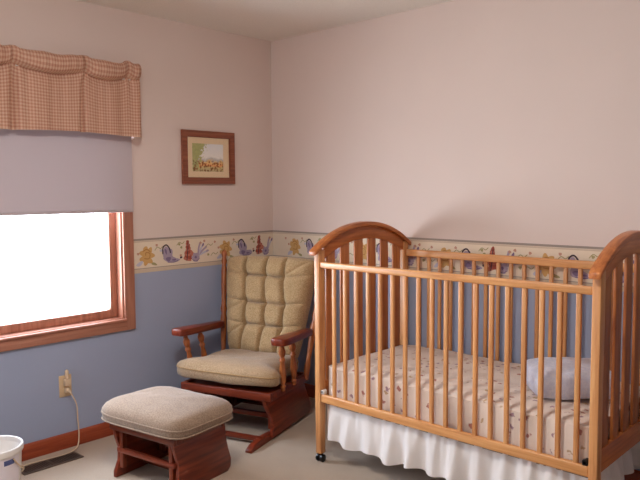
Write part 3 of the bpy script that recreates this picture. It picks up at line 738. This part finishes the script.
# ------------------------------------------------------------------ crib
CX0, CX1 = 1.118, 2.568            # outer faces of the end panels
CF, CB = -.760, .018               # front and back edges of the posts
PT, PWD = .033, .046               # post thickness and width
crib = tag(empty('baby_crib', ((CX0+CX1)/2, (CF+CB)/2, 0)), 'honey oak baby crib with arched ends and slatted sides along the wall', 'crib')
def put(name, bm, m, angle=35): return rel(build(name, bm, m, angle=angle), crib)
def arch(y, z_end, z_apex, a, b):
    """circular arch through (a,z_end) apex (b) symmetrical"""
    c = (a+b)/2; h = z_apex-z_end; w = (b-a)/2; r = (w*w+h*h)/(2*h); return z_apex-r+math.sqrt(max(0, r*r-(y-c)**2))
PTOP = 1.112
for ex in (0, 1):
    xo, xi = ((CX0, CX0+PT) if ex == 0 else (CX1-PT, CX1))
    xm = (xo+xi)/2
    for (ya, yb) in ((CF, CF+PWD), (CB-PWD, CB)):
        bm = bmesh.new(); zb = .047
        pr = [(ya+.004, zb), (yb-.004, zb), (yb, .30), (yb, PTOP), (ya, PTOP), (ya, .30)]
        prism(bm, pr, 'X', xo, xi, .003); post = put('post', bm, OAK_Z)
        # caster: stem, hood and two wheels
        ym_ = (ya+yb)/2; bm = bmesh.new()
        tube(bm, [(xm, ym_, .05), (xm, ym_, .03)], .008, 10)
        box(bm, (xm-.008, ym_-.016, .02), (xm+.008, ym_+.016, .043), .005)
        for dx in (-.014, .014):
            tube(bm, [(xm+dx-.007, ym_, .0205), (xm+dx-.005, ym_, .0205), (xm+dx+.005, ym_, .0205), (xm+dx+.007, ym_, .0205)], [.016, .0205, .0205, .016], 20)
        c_ = build('caster', bm, BLACKP); c_.parent = post; c_.matrix_parent_inverse = Matrix.Translation(crib.location).inverted() if False else Matrix.Identity(4); c_.matrix_parent_inverse = (Matrix.Translation(crib.location) @ Matrix.Translation(crib.location).inverted()).inverted()
    # arched cap
    a, b = CF-.038, CB+.012; N = 36; z0, z1 = 1.108, 1.243
    bm = bmesh.new(); up_, dn = [], []
    for k in range(N+1):
        y = a+(b-a)*k/N; z = arch(y, z0, z1, a, b); up_.append((y, z)); 
    for k in range(N+1):
        y = a+(b-a)*k/N; dn.append((y, arch(y, z0-.0235, z1-.024, a, b)))
    ov = .012
    prism(bm, up_+dn[::-1], 'X', xo-.001, xi+.013, .004); put('arched_cap', bm, OAK_Y)
    # arched head rail below the cap
    bm = bmesh.new(); ya, yb = CF+PWD, CB-PWD; lo, hi = [], []
    for k in range(N+1):
        y = ya+(yb-ya)*k/N; hi.append((y, arch(y, z0-.0235, z1-.024, a, b)+.001)); lo.append((y, arch(y, 1.062, 1.150, ya, yb)))
    prism(bm, hi+lo[::-1], 'X', xo+.005, xi-.005, .002); put('head_rail', bm, OAK_Y)
    bm = bmesh.new(); box(bm, (xo+.004, ya, .335), (xi-.004, yb, .425), .004); put('foot_rail', bm, OAK_Y)
    ns = 6
    for k in range(ns):
        yc = ya+(yb-ya)*(k+.5)/ns ; w = .0335
        zt = arch(yc, 1.062, 1.150, ya, yb)+.012
        bm = bmesh.new(); box(bm, (xm-.0065, yc-w, .415), (xm+.0065, yc+w, zt), .003); put('end_slat', bm, OAK_END)
SX0 = 1.238; SP = .0731
for side in (0, 1):
    y0 = CF+.006 if side == 0 else CB-.030
    zt0, zt1, zb0, zb1 = (1.019, 1.051, .322, .365) if side == 0 else (1.026, 1.066, .322, .365)
    xa, xb = CX0+PT+.001, CX1-PT-.001
    bm = bmesh.new(); box(bm, (xa, y0, zt0), (xb, y0+.024, zt1), .006, 3); put('top_rail', bm, OAK_X)
    bm = bmesh.new(); box(bm, (xa, y0, zb0), (xb, y0+.024, zb1), .006, 3); put('bottom_rail', bm, OAK_X)
    yc = y0+.012
    for k in range(18):
        x = SX0+SP*k - (.0 if side == 0 else .004); bm = bmesh.new()
        box(bm, (x-.0105, yc-.008, zb1-.01), (x+.0105, yc+.008, zt0+.01), .005, 3); put('side_slat', bm, OAK_Z)
# spring supports / drop-side hardware
for x, y in ((CX0+PT+.012, CF+.045), (CX1-PT-.016, CF+.045), (CX0+PT+.012, CB-.06), (CX1-PT-.016, CB-.06)):
    bm = bmesh.new(); box(bm, (x-.011, y-.040, .366), (x+.011, y-.012, .386), .004); tube(bm, [(x, y-.040, .380), (x, y-.012, .380)], .009, 12); put('support_bracket', bm, BLACKP if x > 2 else WHITEP)
bm = bmesh.new()
for k in range(8):
    x = CX0+PT+.05+(CX1-CX0-2*PT-.1)*k/7; box(bm, (x-.006, CF+.05, .304), (x+.006, CB-.05, .314), .002)
for y in (CF+.05, CB-.05): box(bm, (CX0+PT+.002, y-.006, .304), (CX1-PT-.002, y+.006, .314), .002)
put('spring_frame', bm, STEEL)

# mattress with fitted sheet
mx0, mx1, my0, my1, mz0, mz1 = CX0+PT+.004, CX1-PT-.008, CF+.036, CB-.038, .324, .521
bm = bmesh.new()
cushion(bm, ((mx0+mx1)/2, (my0+my1)/2, (mz0+mz1)/2), (mx1-mx0)/2, (my1-my0)/2, (mz1-mz0)/2, n=24., na=200, nr=26, edge=.82, dome=.08, seedv=21.)
mt = tag(build('mattress', bm, SHEET, angle=60), 'crib mattress in a cream fitted sheet printed with small pink and brown sprigs', 'mattress')

# pale blue pillow at the right end
bm = bmesh.new(); cushion(bm, (0, 0, 0), .174, .150, .062, n=8., na=72, nr=14, edge=.66, dome=.28, seedv=31.)
pl = build('pillow', bm, PILLOW, angle=80); pl.location = (2.303, -.395, .582); pl.rotation_euler = (R(1), 0, R(40))
tag(pl, 'pale blue baby pillow lying at the right end of the crib mattress', 'pillow')

# bed skirt: gathered panels hung from the spring frame plus a flat deck
def skirt():
    bm = bmesh.new(); x0, x1, y0, y1 = CX0+PT+.010, CX1-PT-.006, CF+.046, CB-.050
    per = [('f', x0, x1), ('r', y0, y1), ('b', x1, x0), ('l', y1, y0)]
    pts = []
    L1, L2 = x1-x0, y1-y0; tot = 2*(L1+L2); n = 560
    for k in range(n):
        s = tot*k/n
        if s < L1: p, nn = Vector((x0+s, y0, 0)), Vector((0, -1, 0))
        elif s < L1+L2: p, nn = Vector((x1, y0+s-L1, 0)), Vector((1, 0, 0))
        elif s < 2*L1+L2: p, nn = Vector((x1-(s-L1-L2), y1, 0)), Vector((0, 1, 0))
        else: p, nn = Vector((x0, y1-(s-2*L1-L2), 0)), Vector((-1, 0, 0))
        c = min(s % tot, abs(s-L1), abs(s-L1-L2), abs(s-2*L1-L2), tot-s)
        pts.append((s, p, nn, min(1, c/.03)))
    rows = []; nz = 14; ztop = .320
    for j in range(nz+1):
        t = j/nz; row = []
        for s, p, nn, cf in pts:
            q = s/tot*2*PI; cx, cy = math.cos(q)*tot/(2*PI), math.sin(q)*tot/(2*PI)
            big = noise.noise(Vector((cx*10, cy*10, .4*t)))+.5*math.sin(s*52+3*noise.noise(Vector((cx*3, cy*3, 0))))
            fine = noise.noise(Vector((cx*38, cy*38, t*1.2)))
            amp = .005+.050*t**.8
            o = (big*amp*.62+fine*(.012*(1-.6*t))+.020*t)*cf
            zb = (.118 if nn.y else .135)+.010*noise.noise(Vector((cx*4, cy*4, 7)))+.010*math.sin(s*26)
            if t < .35: o = min(o, .010+.06*t)
            if nn.x > .5: p = p-Vector((.085*(p.y-y0)/L2, 0, 0))
            row.append(bm.verts.new(p+nn*o+Vector((0, 0, ztop+(zb-ztop)*t))))
        rows.append(row)
    for j in range(nz):
        for k in range(n): bm.faces.new((rows[j][k], rows[j][(k+1) % n], rows[j+1][(k+1) % n], rows[j+1][k]))
    bm.faces.new(rows[0])
    return build('bed_skirt', bm, SKIRT, angle=180)
tag(skirt(), 'white gathered bed skirt hanging below the crib rails', 'bed skirt')

# ------------------------------------------------------------------ light: daylight through the window
W = bpy.data.worlds.new('daylight'); scene.world = W; W.use_nodes = True; nt = W.node_tree; nt.nodes.clear()
o = nt.nodes.new('ShaderNodeOutputWorld'); bg = nt.nodes.new('ShaderNodeBackground'); tc = nt.nodes.new('ShaderNodeTexCoord'); sp = nt.nodes.new('ShaderNodeSeparateXYZ')
cr = nt.nodes.new('ShaderNodeValToRGB'); mr = nt.nodes.new('ShaderNodeMapRange'); mr.inputs[1].default_value = -1; mr.inputs[2].default_value = 1
els = cr.color_ramp.elements
for p, c in ((0, (.26, .26, .26, 1)), (.28, (.40, .40, .39, 1)), (.40, (1.0, 1.0, .98, 1)), (.53, (1.0, 1.0, 1.0, 1)), (.62, (.34, .37, .41, 1)), (1, (.20, .24, .30, 1))):
    e = els[0] if p == 0 else (els[1] if p == 1 else els.new(p)); e.position = p; e.color = c
nt.links.new(tc.outputs['Generated'], sp.inputs[0]); nt.links.new(sp.outputs[2], mr.inputs[0]); nt.links.new(mr.outputs[0], cr.inputs[0]); nt.links.new(cr.outputs[0], bg.inputs[0]); nt.links.new(bg.outputs[0], o.inputs[0])
bg.inputs[1].default_value = 52.0
def portal(name, loc, sx, sy, rot):
    ld = bpy.data.lights.new(name, 'AREA'); ld.shape = 'RECTANGLE'; ld.size = sx; ld.size_y = sy; ld.cycles.is_portal = True
    lo = link(bpy.data.objects.new(name, ld)); lo.location = loc; lo.rotation_euler = rot; return lo
portal('window_portal', (WX-.16, (OY0+OY1)/2, (OZ0+OZ1)/2), OZ1-OZ0, OY1-OY0, (0, R(-90), 0))

portal('window_portal', ((F0+F1)/2, FY-.16, (FZ0+FZ1)/2), F1-F0, FZ1-FZ0, (R(90), 0, 0))
cy = scene.cycles
cy.max_bounces = 14; cy.diffuse_bounces = 9; cy.glossy_bounces = 4; cy.transmission_bounces = 8; cy.transparent_max_bounces = 12
cy.sample_clamp_indirect = 6.0; cy.use_denoising = True; cy.caustics_reflective = False; cy.caustics_refractive = False
vs = scene.view_settings
scene.display_settings.display_device = 'sRGB'
vs.view_transform = 'Standard'; vs.look = 'None'; vs.gamma = 1.0; vs.use_curve_mapping = False; vs.exposure = 0.55
